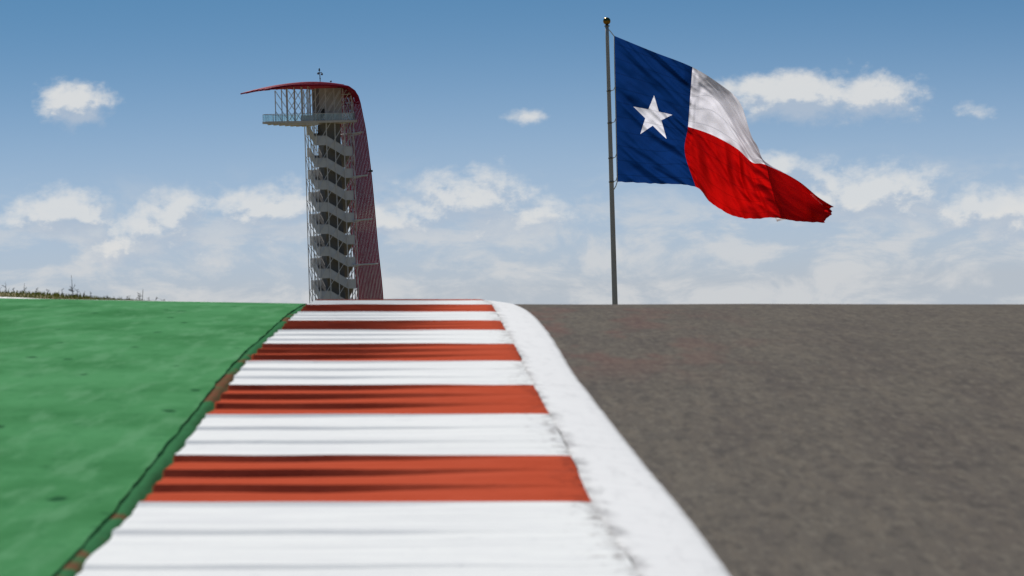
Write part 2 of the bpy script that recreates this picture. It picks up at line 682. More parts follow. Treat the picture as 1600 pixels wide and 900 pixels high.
mb = MB()
rows = []
gofs = [0, 0.02, 0.1, 0.25, 0.5, 0.9, 1.4, 2, 2.8, 3.8, 5, 7, 9]
gys = nsp(-40, 10, 26) + nsp(10.5, 51.2, 164)
GW = 0.10


def green_z(y, d): return P(y) - DROP + 0.0175 * d


for y in gys:
    x0 = XL(y) - GW + wob(y, 20, 0.012)
    r = []
    for i, o in enumerate(gofs):
        z = green_z(y, o) + 0.006 * mnoise.noise(Vector((o * 0.7, y * 0.3, 7))) * min(1, o)
        r.append(gp(x0 - o, y, z))
    rows.append(r)
mb.quad_grid(rows)
mb.quad_grid([[(q[0][0] + 0.002, q[0][1], q[0][2] - 0.03), tuple(q[0])] for q in rows])
green = mb.build('green_runoff', GREEN, smooth=True)
tag(green, 'green painted run-off strip left of the kerb', kind='structure')

mb = MB()
rows, ev = [], []
for y in gys:
    xa, xb = XL(y) - GW - 0.02, XL(y) + 0.02
    r = []
    for t, dz_, e in ((0, -0.016, .6), (0.07, -0.016, .6), (0.13, -0.012, .4), (0.22, -0.008, 0.0), (0.40, -0.008, 0), (0.50, -0.020, .9), (0.9, -0.03, 1), (1, -0.03, 1)):
        r.append(gp(xa + (xb - xa) * t + wob(y, 30 + t, 0.006), y, P(y) - DROP + dz_ + wob(y, 50 + t * 3, 0.005)))
        ev.append(e * (0.6 + 0.4 * mnoise.noise(Vector((y * 2, t, 1)))))
    rows.append(r)
mb.quad_grid(rows)
me = mb.mesh('gutter', GUTTER, True)
set_edge(me, [min(1, max(0, e)) for e in ev])
gut = link('gutter', me)
tag(gut, 'narrow dirty gutter between green run-off and kerb', kind='structure')

# ------------------------------------------------------------------ striped kerb: one block per painted stripe
kerb = empty('kerb', (0, 0, 0))
tag(kerb, 'red and white striped ribbed kerb climbing to the hill crest beside the white line', 'kerb')
joints = [3.2, 6.1, 9.0, 11.9, 15.2] + KY[1:] + [53.9, 56.8, 59.7, 62.6, 65.5]
i19 = joints.index(19.1)
for k in range(len(joints) - 1):
    y0, y1 = joints[k], joints[k + 1]
    white = (i19 - k) % 2 == 1
    nr = 3
    per = (y1 - y0) / nr
    us = [0, 0.02, 0.06, 0.12, 0.2, 0.3, 0.4, 0.5, 0.6, 0.7, 0.78, 0.85, 0.9, 0.94, 0.97, 0.99, 1.0]
    mb = MB()
    rows, ev = [], []
    seq = []
    for q in range(nr):
        for t in (0.0, 0.12, 0.35, 0.6, 0.8, 0.94, 0.966, 0.985):
            seq.append((q, t))
    seq.append((nr - 1, 1.0))
    for (q, t) in seq:
        r = []
        for u in us:
            yj = y0 + (q + t) * per
            rib = k * 3 + q - (1 if t == 0.0 else 0)
            jit = mnoise.noise(Vector((u * 3.1, rib * 7.7, 1.0))) * 0.034 + mnoise.noise(Vector((u * 14, rib * 3.7, 5.0))) * 0.009
            y = yj + (jit if t > 0.95 or t == 0.0 else 0)
            ss = min(1, max(0, (u - 0.3) / 0.75)) * (0.93 if not white else 1.0)
            amp = (0.012 if white else 0.027) * (1 - ss * ss * (3 - 2 * ss)) * (0.97 + 0.12 * mnoise.noise(Vector((u * 3, (k * 3 + q) * 2.1, 9)))) + 0.0016
            if t <= 0.966: s = 1 - t / 0.966
            else: s = (t - 0.966) / 0.034
            z = P(yj) + 0.006 + amp * (s - 1)
            z += 0.003 * mnoise.noise(Vector((u * 4, yj * 1.3, 3)))
            if u > 0.97: z -= (u - 0.97) / 0.03 * 0.002
            xa = XL(yj) + 0.018 * mnoise.noise(Vector((yj * 2.3, 0, 6))) + 0.01 * mnoise.noise(Vector((yj * 8, 0, 2)))
            x = xa + (XR(yj) - xa) * u
            r.append(gp(x, y, z))
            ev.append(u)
        # outer face down into the gutter
        p0 = r[0]
        r = [(p0[0] - 0.012, p0[1], p0[2] - 0.11), (p0[0] - 0.004, p0[1], p0[2] - 0.012)] + r
        rows.append(r)
    mb.quad_grid(rows)
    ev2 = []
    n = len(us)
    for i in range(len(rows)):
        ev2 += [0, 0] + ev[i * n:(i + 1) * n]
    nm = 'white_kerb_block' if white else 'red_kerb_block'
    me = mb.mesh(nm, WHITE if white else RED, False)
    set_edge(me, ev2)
    link(nm, me, kerb)

# ------------------------------------------------------------------ grass bank behind the run-off, with weeds
BANK = [(-200, 438), (0, 456.5), (60, 458.5), (120, 463), (180, 468.5), (235, 472.5), (300, 478), (460, 490)]


def bank_top(x, y=55.0):
    px = x / y * F + 800
    py = float(np.interp(px, [b[0] for b in BANK], [b[1] for b in BANK]))
    if px < -200: py = max(420, 440 - (-200 - px) * 0.04)
    return (450 - py) * y / F


mb = MB()
rows = []
for y in [51.25, 51.6, 52.2, 53, 54, 55, 56, 57.5, 60, 64, 70, 80]:
    r = []
    for x in nsp(-14, -1.2, 60):
        t = min(1, (y - 51.25) / 3.75)
        base = P(51.2) - DROP + 0.0175 * max(0, XL(51) - GW - x) - 0.03
        top = bank_top(x)
        z = base + (top - base) * (t * t * (3 - 2 * t)) if y <= 55 else top - (y - 55) * 0.05
        if y < 51.3: z -= 0.1
        z += 0.012 * mnoise.noise(Vector((x * 2.2, y * 1.5, 0)))
        r.append(gp(x, y, z))
    rows.append(r)
mb.quad_grid(rows)
bank = mb.build('grass_bank', EARTH, smooth=True)
tag(bank, 'low grass bank behind the green run-off at the far left', kind='structure')

# thin white line at the far edge of the green
mb = MB()
rows, ev = [], []
for x in nsp(-9, -2.6, 60):
    d = max(0, XL(51) - GW - x)
    z = P(51.15) - DROP + 0.0175 * d
    w = min(1, max(0.0, (-4.2 - x) / 0.3))
    rows.append([gp(x, 50.98, z - 0.010), gp(x, 51.02, z - 0.004), gp(x, 51.22, z + 0.001 + 0.010 * w), gp(x, 51.24, z - 0.04)])
    ev += [0.5] * 4
mb.quad_grid(rows)
me = mb.mesh('white_border_line', LINE, True)
set_edge(me, ev)
tag(link('white_border_line', me, green), 'thin white painted line at the far edge of the green')


def leaf_mat(name, c1, c2):
    m, q, b = material(name)
    n = q.noise(coords(q), 14.0, 3.0, 0.6)
    col = q.mix(q.step(0.35, 0.65, n), c1, c2)
    q.put(b.inputs['Base Color'], col)
    b.inputs['Roughness'].default_value = 0.8
    b.inputs['Specular IOR Level'].default_value = 0.15
    t = q.n.new('ShaderNodeBsdfTranslucent')                          # thin leaves glow a little against the sun
    q.put(t.inputs[0], col)
    mx = q.n.new('ShaderNodeMixShader')
    mx.inputs[0].default_value = 0.45
    q.l.new(b.outputs[0], mx.inputs[1])
    q.l.new(t.outputs[0], mx.inputs[2])
    out = [x for x in q.n if x.type == 'OUTPUT_MATERIAL'][0]
    q.l.new(mx.outputs[0], out.inputs[0])
    return m


BLADE = leaf_mat('grass_blade', (0.055, 0.075, 0.014), (0.13, 0.13, 0.032))
STALK = leaf_mat('weed_stalk', (0.022, 0.024, 0.013), (0.050, 0.042, 0.024))

rnd = random.Random(3)
mb = MB()
for _ in range(9000):
    y = rnd.uniform(51.6, 57.0)
    x = rnd.uniform(-7.5, -2.95)
    den = min(1, max(0.0, (-2.95 - x) / 0.9))
    if rnd.random() > 0.12 + den: continue
    t = min(1, (y - 51.25) / 3.75)
    base = P(51.2) - DROP + 0.0175 * max(0, XL(51) - GW - x) - 0.03
    top = bank_top(x)
    z = base + (top - base) * (t * t * (3 - 2 * t)) if y <= 55 else top - (y - 55) * 0.05
    h = rnd.uniform(0.012, 0.034) * (1.0 if rnd.random() < 0.97 else 1.9)
    a = rnd.uniform(0, 6.283)
    w = rnd.uniform(0.0025, 0.006)
    lx, ly = rnd.gauss(0, 0.4) * h, rnd.gauss(0, 0.4) * h
    b = len(mb.v)
    ca, sa = math.cos(a) * w, math.sin(a) * w
    mb.v += [gp(x - ca, y - sa, z - 0.01), gp(x + ca, y + sa, z - 0.01),
             gp(x + ca * .7 + lx * .4, y + sa * .7 + ly * .4, z + h * .6), gp(x - ca * .7 + lx * .4, y - sa * .7 + ly * .4, z + h * .6),
             gp(x + lx, y + ly, z + h)]
    mb.f += [(b, b + 1, b + 2, b + 3), (b + 3, b + 2, b + 4)]
grass = mb.build('grass', BLADE)
tag(grass, 'short dark olive grass growing along the low bank', 'grass', kind='stuff')

# each weed: (pixel x, pixel y of its tip, branches, label)
WEEDS = [
    (8, 441, 2, 'thin tall weed with a bent tip at the far left end of the grass bank'),
    (20, 450, 3, 'small branching weed second from the left end of the grass bank'),
    (38, 443, 1, 'upright bare weed stalk left of the dark knobbly weed on the bank'),
    (57, 450, 4, 'dark knobbly weed with a thick seed head on the grass bank'),
    (76, 452, 2, 'pale forked weed between the knobbly weed and the tallest weed'),
    (96, 451, 3, 'thin weed with a forked top just left of the tallest weed'),
    (111, 430, 8, 'tallest weed of the bank with side twigs halfway up'),
    (120, 452, 5, 'bushy short weed at the right foot of the tallest weed'),
    (130, 459, 4, 'small dark weed tuft right of the tallest weed'),
    (141, 455, 4, 'thin branching weed midway along the bank, last on the dense grass'),
    (168, 462, 5, 'low dark weed tuft where the dense grass ends'),
    (190, 464, 5, 'low dark weed between the two sparse tufts on the bank'),
    (198, 463, 4, 'slender weed with small leaves left of the weed with drooping leaves'),
    (219, 458, 6, 'dark weed with drooping leaves at the right end of the bank'),
    (224, 452, 1, 'very thin tall stalk beside the weed with drooping leaves'),
    (233, 464, 4, 'small weed right of the very thin stalk, near the end of the bank'),
    (244, 465, 3, 'faint small weed last but one at the right end of the bank'),
    (256, 468, 2, 'tiny last weed at the right end of the bank'),
]
for (px, py, nb, lab) in WEEDS:
    y = 54.6 + rnd.uniform(-0.4, 0.4)
    tip = at(px, py, y)
    xb = tip.x + rnd.uniform(-0.015, 0.015)
    xr_ = xb                                             # nearly equal to the level coordinate here
    zb = gp(xr_, y, bank_top(xr_, y))[2] - 0.03
    w = empty('weed', (xb, y, zb))
    tag(w, lab, 'weed', 'weeds on the grass bank')
    H = tip.z - zb
    mb, lf = MB(), MB()
    bend = tip.x - xb
    n = 6
    pts = [Vector((bend * (i / n) ** 1.6 + rnd.uniform(-.003, .003), rnd.uniform(-.003, .003), H * i / n)) for i in range(n + 1)]
    r0 = 0.0045 if H > 0.1 else 0.0035
    mb.tube(pts, [r0 * (1 - 0.65 * i / n) for i in range(n + 1)], 5)
    for bidx in range(nb):
        t = rnd.uniform(0.12, 0.5) if H > 0.14 else rnd.uniform(0.3, 0.9)
        p = pts[0].lerp(pts[-1], t)
        s = rnd.choice((-1, 1))
        L = H * rnd.uniform(0.14, 0.32) * (0.6 if H > 0.14 else 1)
        e = p + Vector((s * L * rnd.uniform(0.5, 0.9), rnd.uniform(-.5, .5) * L, L * rnd.uniform(0.2, 0.9)))
        mb.tube([p, p.lerp(e, 0.5) + Vector((0, 0, -L * .08)), e], [r0 * .6, r0 * .5, r0 * .35], 4)
        for _ in range(3):
            c = p.lerp(e, rnd.uniform(0.5, 1.05))
            d = Vector((rnd.uniform(-1, 1), rnd.uniform(-1, 1), rnd.uniform(-0.6, 0.8))).normalized() * rnd.uniform(0.008, 0.018)
            q = Vector((rnd.uniform(-1, 1), rnd.uniform(-1, 1), rnd.uniform(-1, 1))).normalized() * 0.0045
            b = len(lf.v)
            lf.v += [tuple(c), tuple(c + d * .5 + q), tuple(c + d), tuple(c + d * .5 - q)]
            lf.f.append((b, b + 1, b + 2, b + 3))
    mb.build('stem', STALK, w)
    if lf.f: lf.build('leaves', STALK, w)

# ------------------------------------------------------------------ flagpole
FD = 355.0
POLE = simple('pole_paint', (0.40, 0.385, 0.37), 0.5, 0.0, 0.12, 0.4)
BRASS = simple('dark_gilt', (0.22, 0.13, 0.03), 0.22, 1.0, 0.15, 2.0)
ROPE = simple('rope', (0.62, 0.61, 0.58), 0.8, 0.0, 0.1, 4.0)
STEEL_DARK = simple('pole_fitting', (0.16, 0.165, 0.17), 0.5, 0.3, 0.1, 3.0)
ptop = at(948.4, 41, FD)
pole_base_z = P(FD) - 1.0
fp = empty('flagpole', (ptop.x, FD, pole_base_z))
tag(fp, 'tall tapered grey flagpole with a dark gilt ball on top', 'flagpole')
H = ptop.z - pole_base_z
mb = MB()
prof = []
for i in range(41):
    t = i / 40
    prof.append((0.222 - 0.115 * t, H * t))
mb.lathe([(0.001, 0)] + prof + [(0.001, H)], 20)
mb.build('pole', POLE, fp, True)
mb = MB()
mb.lathe([(0.001, -0.02), (0.17, -0.02), (0.17, 0.04), (0.10, 0.06), (0.09, 0.12), (0.001, 0.12)], 16, (0, 0, H))
mb.build('pulley_cap', STEEL_DARK, fp, True)
mb = MB()
R = 0.235
mb.lathe([(0.001 + R * math.sin(math.pi * i / 14), -R * math.cos(math.pi * i / 14)) for i in range(15)], 24, (0, 0, H + 0.09 + R))
mb.build('finial_ball', BRASS, fp, True)
mb = MB()
mb.lathe([(0.8, 0), (0.8, 0.35), (0.5, 0.5), (0.3, 0.6), (0.26, 0.9), (0.25, 0.9)], 24)
mb.build('base_collar', STEEL_DARK, fp, True)


def fl(px, py, d=0.0):                                   # point in the flagpole's own coordinates
    v = at(px, py, FD + d)
    return v - Vector(fp.location)


mb = MB()
hp = [fl(949.5, 44), fl(952, 47), fl(954.5, 50), fl(959.6, 56.5)]
mb.tube(hp, 0.03, 6)
hr = [fl(959.6, 56.5), fl(960.6, 113), fl(962.0, 170), fl(963.2, 227), fl(964.4, 284), fl(962.2, 291), fl(958.0, 298)]
mb.tube(hr, 0.035, 6)
mb.build('halyard', ROPE, fp, True)
for (y0, x0) in ((142, 951.3), (192, 952.6), (247, 954.2), (284, 955.2)):
    mb = MB()
    a, b = fl(x0 + 2.5, y0, -0.1), fl(961.5 + (y0 - 142) * 0.02, y0 - 9)
    m_ = a.lerp(b, 0.5) + Vector((0.05, 0, -0.12))
    mb.tube([a, m_, b], 0.028, 5)
    mb.build('retainer_rope', ROPE, fp, True)
    mb = MB()
    t = (fl(x0, y0).z) / H
    rr = 0.222 - 0.115 * t + 0.025
    mb.lathe([(rr - 0.03, -0.05), (rr, -0.05), (rr, 0.05), (rr - 0.03, 0.05)], 16, (0, 0, fl(x0, y0).z))
    mb.build('pole_ring', STEEL_DARK, fp, True)

# ------------------------------------------------------------------ the flag: three sewn panels and a star
UK = [0, .1667, .3333, .45, .57, .68, .76, .88, 1.0]
VK = [0, .25, .5, .75, 1.0]
TAB = [
    [(960, 56, 0), (961.3, 113, 0), (962.6, 170, 0), (963.9, 227, 0), (965, 284, 0)],
    [(1021, 81, .25), (1022, 132, -.1), (1021, 183, -.25), (1022, 236, -.1), (1026, 287, .1)],
    [(1082, 105, .9), (1078.5, 150, .25), (1075, 198, 0), (1070, 238, .25), (1087, 292, .7)],
    [(1124, 131, 1.0), (1114, 152, .3), (1113, 211, -.25), (1106, 262, -.25), (1110, 316, .3)],
    [(1156, 160, 1.1), (1148, 190, .5), (1151, 232, .0), (1143, 286, -.45), (1145, 337, .0)],
    [(1174, 212, 1.5), (1175, 224, 1.0), (1176, 254, .6), (1177, 297, .1), (1178, 342, -.1)],
    [(1187, 238, 2.0), (1190, 246, 1.6), (1195, 257, 1.1), (1206, 297, .6), (1205, 340, .2)],
    [(1204, 322, 2.6), (1224, 302, 2.3), (1249, 284, 1.5), (1253, 315, .8), (1250, 346, .3)],
    [(1214, 346.5, 2.8), (1250, 338, 2.6), (1290, 323, 1.7), (1300, 328, 1.3), (1289, 348, .8)],
]
TAB = np.array(TAB, float)                               # [u][v][3]


def hermite(xk, vals, x):
    """Cubic through vals (n, k) at knots xk with finite-difference tangents."""
    n = len(xk)
    i = int(min(max(np.searchsorted(xk, x) - 1, 0), n - 2))
    h = xk[i + 1] - xk[i]
    t = (x - xk[i]) / h

    def tan(j):
        if j == 0: return (vals[1] - vals[0]) / (xk[1] - xk[0])
        if j == n - 1: return (vals[-1] - vals[-2]) / (xk[-1] - xk[-2])
        return (vals[j + 1] - vals[j - 1]) / (xk[j + 1] - xk[j - 1])
    a, b = tan(i) * h, tan(i + 1) * h
    t2, t3 = t * t, t * t * t
    return vals[i] * (2 * t3 - 3 * t2 + 1) + a * (t3 - 2 * t2 + t) + vals[i + 1] * (3 * t2 - 2 * t3) + b * (t3 - t2)


FOLD = [(1081, 110), (1090, 130), (1102, 140), (1124, 160), (1140, 186), (1152, 214), (1157, 231), (1167, 247), (1181, 277), (1193, 308), (1204, 332), (1210, 352)]


def past_fold(px, py):
    """Metres to the right of the sharp crease that runs down through the white and red cloth."""
    best, sg = 1e9, 1
    for (x0, y0), (x1, y1) in zip(FOLD, FOLD[1:]):
        ex, ey = x1 - x0, y1 - y0
        t = min(1, max(0, ((px - x0) * ex + (py - y0) * ey) / (ex * ex + ey * ey)))
        qx, qy = px - x0 - ex * t, py - y0 - ey * t
        dd = math.hypot(qx, qy)
        if dd < best:
            best, sg = dd, (1 if ex * qy - ey * qx < 0 else -1)
    m_ = sg * best / F * FD
    return 0.06 * math.log1p(math.exp(min(40, m_ / 0.06))), math.exp(-max(0.0, -m_) / 1.2)


FLAG_ORG = at(962, 170, FD)


def flag_pt(u, v):
    rowv = np.array([hermite(UK, TAB[:, j, :], u) for j in range(5)])
    px, py, d = hermite(VK, rowv, v)
    # cloth wrinkles: long creases running down and away from the hoist
    c1 = (v * 1.0 - u * 1.15)
    al = (v + u)
    w = 0.0
    r1 = 1 - abs(mnoise.noise(Vector((c1 * 7.0, al * 1.3, 1.0)))) * 2
    kb = 2.2 if u < 0.36 else 1.25
    w += 0.16 * kb * (r1 - 0.5)
    r2 = 1 - abs(mnoise.noise(Vector((c1 * 15.0, al * 2.6, 5.0)))) * 2
    w += 0.07 * kb * (r2 - 0.5)
    # steeper folds in the red part
    s = max(0.0, min(1.0, (u - 0.36) / 0.1)) * max(0.0, min(1.0, (v - 0.45) / 0.2))
    r3 = 1 - abs(mnoise.noise(Vector(((u * 1.25 - v * 0.33) * 11.0, v * 1.6, 11.0)))) * 2.2
    w += 0.46 * (r3 - 0.5) * s
    w += 0.05 * mnoise.noise(Vector((u * 22, v * 16, 3.0)))
    k = min(1.0, u / 0.06) * 0.85 + 0.15
    if v < 0.5 and u > 1 / 3: k *= 0.55 + 0.9 * abs(v - 0.25)
    if u > 0.3: 
        fr_, fl2 = past_fold(px, py)
        d += (0.95 * fr_ - (0.75 if v < 0.5 else 0.75 - 0.5 * min(1, (v - 0.5) / 0.2)) * fl2) * min(1.0, (u - 0.3) / 0.08)
    # frayed, fluttering free edges
    e = max(0, (u - 0.9) / 0.1)
    w += e * 0.22 * mnoise.noise(Vector((v * 9, u * 14, 8)))
    px += e * 8.0 * mnoise.noise(Vector((v * 9, 3, 8))) + e * e * 3.0 * mnoise.noise(Vector((v * 25, 7, 8)))
    py += max(0, (v - 0.96) / 0.04) * 1.2 * mnoise.noise(Vector((u * 40, 3, 8)))
    return at(px, py, FD + d + w * k) - FLAG_ORG


def cloth(name, col, tr, trans=0.55):
    m, q, b = material(name)
    uvn = q.n.new('ShaderNodeUVMap')
    uvn.uv_map = 'weave'
    uv = uvn.outputs[0]
    u, v, _ = q.sep(uv)
    # seams of the sewn strips are two layers thick and let less light through
    fr = q.m('FRACT', q.mul(v, 10.0))
    seam = q.m('LESS_THAN', q.m('ABSOLUTE', q.sub(fr, 0.5)), 0.035)
    fly = q.m('GREATER_THAN', u, 0.985)
    hem = q.mx(q.mul(seam, 0.45), fly)
    n = q.noise(q.mapping(uv, (3, 2, 1)), 3.0, 4.0, 0.6)
    k = q.lin(n, 0.3, 0.7, 0.9, 1.08)
    q.n.remove(b)
    d = q.n.new('ShaderNodeBsdfDiffuse')
    t = q.n.new('ShaderNodeBsdfTranslucent')
    vm = []
    for c in (col, tr):
        s = q.n.new('ShaderNodeVectorMath')
        s.operation = 'SCALE'
        s.inputs[0].default_value = c
        q.put(s.inputs['Scale'], k)
        vm.append(s.outputs[0])
    q.put(d.inputs[0], vm[0])
    q.put(t.inputs[0], vm[1])
    gl = q.n.new('ShaderNodeBsdfGlossy')
    gl.inputs['Roughness'].default_value = 0.5
    mx = q.n.new('ShaderNodeMixShader')
    q.put(mx.inputs[0], q.mul(q.sub(1.0, q.mul(hem, 0.6)), trans))
    q.l.new(d.outputs[0], mx.inputs[1])
    q.l.new(t.outputs[0], mx.inputs[2])
    m2 = q.n.new('ShaderNodeMixShader')
    m2.inputs[0].default_value = 0.008
    q.l.new(mx.outputs[0], m2.inputs[1])
    q.l.new(gl.outputs[0], m2.inputs[2])
    out = [x for x in q.n if x.type == 'OUTPUT_MATERIAL'][0]
    q.l.new(m2.outputs[0], out.inputs[0])
    return m


BLUE_C = cloth('blue_cloth', (0.004, 0.023, 0.105), (0.004, 0.033, 0.165))
WHITE_C = cloth('white_cloth', (0.74, 0.74, 0.84), (0.90, 0.89, 1.0), 0.66)
RED_C = cloth('red_cloth', (0.40, 0.003, 0.004), (0.56, 0.003, 0.003))
STAR_C = cloth('star_cloth', (0.75, 0.75, 0.84), (0.87, 0.87, 0.98), 0.62)

flag = empty('flag', FLAG_ORG)
tag(flag, 'large blue, white and red flag with one white star, streaming right from the flagpole', 'flag')


def panel(name, mat, u0, u1, v0, v1, nu, nv):
    mb = MB()
    uvs, rows = [], []
    for i in range(nv + 1):
        r = []
        for j in range(nu + 1):
            u, v = u0 + (u1 - u0) * j / nu, v0 + (v1 - v0) * i / nv
            r.append(flag_pt(u, v))
            uvs.append((u, v))
        rows.append(r)
    mb.quad_grid(rows)
    me = bpy.data.meshes.new(name)
    me.from_pydata(mb.v, [], mb.f)
    me.update()
    lay = me.uv_layers.new(name='weave')
    for lp in me.loops: lay.data[lp.index].uv = uvs[lp.vertex_index]
    me.materials.append(mat)
    me.polygons.foreach_set('use_smooth', [True] * len(me.polygons))
    return link(name, me, flag)


panel('white_stripe', WHITE_C, 1 / 3, 1, 0, 0.5, 120, 60)
panel('red_stripe', RED_C, 1 / 3, 1, 0.5, 1, 120, 60)

# star tips as pixels in the photograph -> cloth coordinates
TIPS = [(1022, 149), (1050.5, 179.5), (1041.5, 217), (1000.5, 209.5), (989.5, 166.5)]


def base_px(u, v):
    rowv = np.array([hermite(UK, TAB[:, j, :], u) for j in range(5)])
    return hermite(VK, rowv, v)[:2]


def inv(px, py):
    u, v = 0.16, 0.5
    for _ in range(20):
        p = base_px(u, v)
        e = 1e-3
        pu, pv = (base_px(u + e, v) - p) / e, (base_px(u, v + e) - p) / e
        J = np.array([pu, pv]).T
        s = np.linalg.solve(J, np.array([px, py]) - p)
        u, v = u + s[0], v + s[1]
    return np.array([u, v])


tips = [inv(*t) for t in TIPS]


def isect(p1, p2, p3, p4):
    d1, d2 = p2 - p1, p4 - p3
    t = np.cross(p3 - p1, d2) / np.cross(d1, d2) if False else ((p3 - p1)[0] * d2[1] - (p3 - p1)[1] * d2[0]) / (d1[0] * d2[1] - d1[1] * d2[0])
    return p1 + d1 * t


inner = [isect(tips[i], tips[(i + 2) % 5], tips[(i + 1) % 5], tips[(i - 1) % 5]) for i in range(5)]
ctr = sum(inner) / 5
outl = []
for i in range(5): outl += [tips[i], inner[i]]
from mathutils.geometry import delaunay_2d_cdt
pts2, ed = [], []
NE = 8
for i in range(10):
    A, B = outl[i], outl[(i + 1) % 10]
    for k in range(NE):
        q = A + (B - A) * k / NE
        pts2.append(Vector((q[0], q[1])))
        ed.append((len(pts2) - 1, i * NE + k + 1 if not (i == 9 and k == NE - 1) else 0))
NU, NV = 60, 110
for i in range(NV + 1):
    for j in range(NU + 1):
        pts2.append(Vector((j / NU / 3.0, i / NV)))
vs, _, fs, _, _, _ = delaunay_2d_cdt(pts2, ed, [], 0, 1e-6)


def inside(c):
    hit = False
    for i in range(10):
        A, B = outl[i], outl[(i + 1) % 10]
        if (A[1] > c[1]) != (B[1] > c[1]) and c[0] < (B[0] - A[0]) * (c[1] - A[1]) / (B[1] - A[1]) + A[0]:
            hit = not hit
    return hit


v3 = [flag_pt(min(1 / 3, max(0, v[0])), min(1, max(0, v[1]))) for v in vs]
split = {True: [], False: []}
for f in fs:
    c = sum((vs[i] for i in f), Vector((0, 0))) / len(f)
    split[inside(c)].append(tuple(f))
for name, key, mat in (('blue_panel', False, BLUE_C), ('star', True, STAR_C)):
    used = sorted({i for f in split[key] for i in f})
    ren = {o: n for n, o in enumerate(used)}
    me = bpy.data.meshes.new(name)
    me.from_pydata([tuple(v3[i]) for i in used], [], [tuple(ren[i] for i in f) for f in split[key]])
    me.update()
    lay = me.uv_layers.new(name='weave')
    for lp in me.loops: lay.data[lp.index].uv = tuple(vs[used[lp.vertex_index]])
    me.materials.append(mat)
    me.polygons.foreach_set('use_smooth', [True] * len(me.polygons))
    link(name, me, flag)

# ------------------------------------------------------------------ observation tower
TD, TH, TB = 988.0, math.radians(19), -41.0
C0 = at(496.9, 300, TD)
CT, ST = math.cos(TH), math.sin(TH)
tower = empty('observation_tower', (C0.x, TD, TB), TH)
tag(tower, 'tall lattice observation tower with zigzag stairs and a red tube veil curving over its deck', 'tower')
S = 6.8


def loc(px, py, b):
    """Tower coordinates (a, b, height) of the point seen at a photo pixel, b metres behind the front face."""
    a = 0.0
    for _ in range(6):
        dep = TD + a * ST + b * CT
        p = at(px, py, dep)
        a = (p.x - C0.x + b * ST) / CT
    return Vector((a, b, p.z - TB))


GREY = simple('galvanised_grey', (0.64, 0.64, 0.66), 0.55, 0.0, 0.12, 0.8)
PANEL = simple('perforated_grey_panel', (0.64, 0.65, 0.68), 0.6, 0.0, 0.10, 0.6)
CORE = simple('dark_grey_cladding', (0.19, 0.185, 0.18), 0.7, 0.0, 0.12, 0.5)
ROOM = simple('warm_grey_cladding', (0.52, 0.50, 0.49), 0.65, 0.0, 0.10, 0.5)
SLAB = simple('deck_concrete', (0.62, 0.59, 0.55), 0.75, 0.0, 0.12, 0.6)
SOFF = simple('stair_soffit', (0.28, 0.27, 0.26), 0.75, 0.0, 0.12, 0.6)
VEIL_RED = simple('red_tube_paint', (0.29, 0.009, 0.040), 0.6, 0.0, 0.10, 0.3, 0.06)
DARKM = simple('black_instrument', (0.03, 0.03, 0.033), 0.5, 0.0, 0.1, 2.0)


def glass_mat():
    m, q, b = material('tinted_glass')
    q.n.remove(b)
    tr = q.n.new('ShaderNodeBsdfTransparent')
    tr.inputs[0].default_value = (0.93, 0.985, 0.98, 1)
    di = q.n.new('ShaderNodeBsdfDiffuse')
    di.inputs[0].default_value = (0.60, 0.85, 0.83, 1)
    gl = q.n.new('ShaderNodeBsdfGlossy')
    gl.inputs['Roughness'].default_value = 0.05
    m1 = q.n.new('ShaderNodeMixShader')
    dirt = q.lin(q.noise(coords(q), 0.8, 4.0, 0.6), 0.3, 0.7, 0.05, 0.10)
    q.put(m1.inputs[0], dirt)
    q.l.new(tr.outputs[0], m1.inputs[1])
    q.l.new(di.outputs[0], m1.inputs[2])
    m2 = q.n.new('ShaderNodeMixShader')
    m2.inputs[0].default_value = 0.04
    q.l.new(m1.outputs[0], m2.inputs[1])
    q.l.new(gl.outputs[0], m2.inputs[2])
    out = [x for x in q.n if x.type == 'OUTPUT_MATERIAL'][0]
    q.l.new(m2.outputs[0], out.inputs[0])
    return m


GLASS = glass_mat()

z_deck = loc(494, 188.6, 0).z                            # deck top
z_par = loc(502, 212.6, 0).z                             # top of the first parapet on the near corner landing
LV = loc(502, 212.6, 0).z - loc(502.95, 247.25, 0).z     # one storey
HALF = LV / 2
PH = 1.58                                                # parapet height with floor edge
# --- stairs: a double helix; each side of the tower carries a landing, a flight and a landing
SW = 1.55                                                # stair width
u1, u2 = 0.27 * S, 0.74 * S


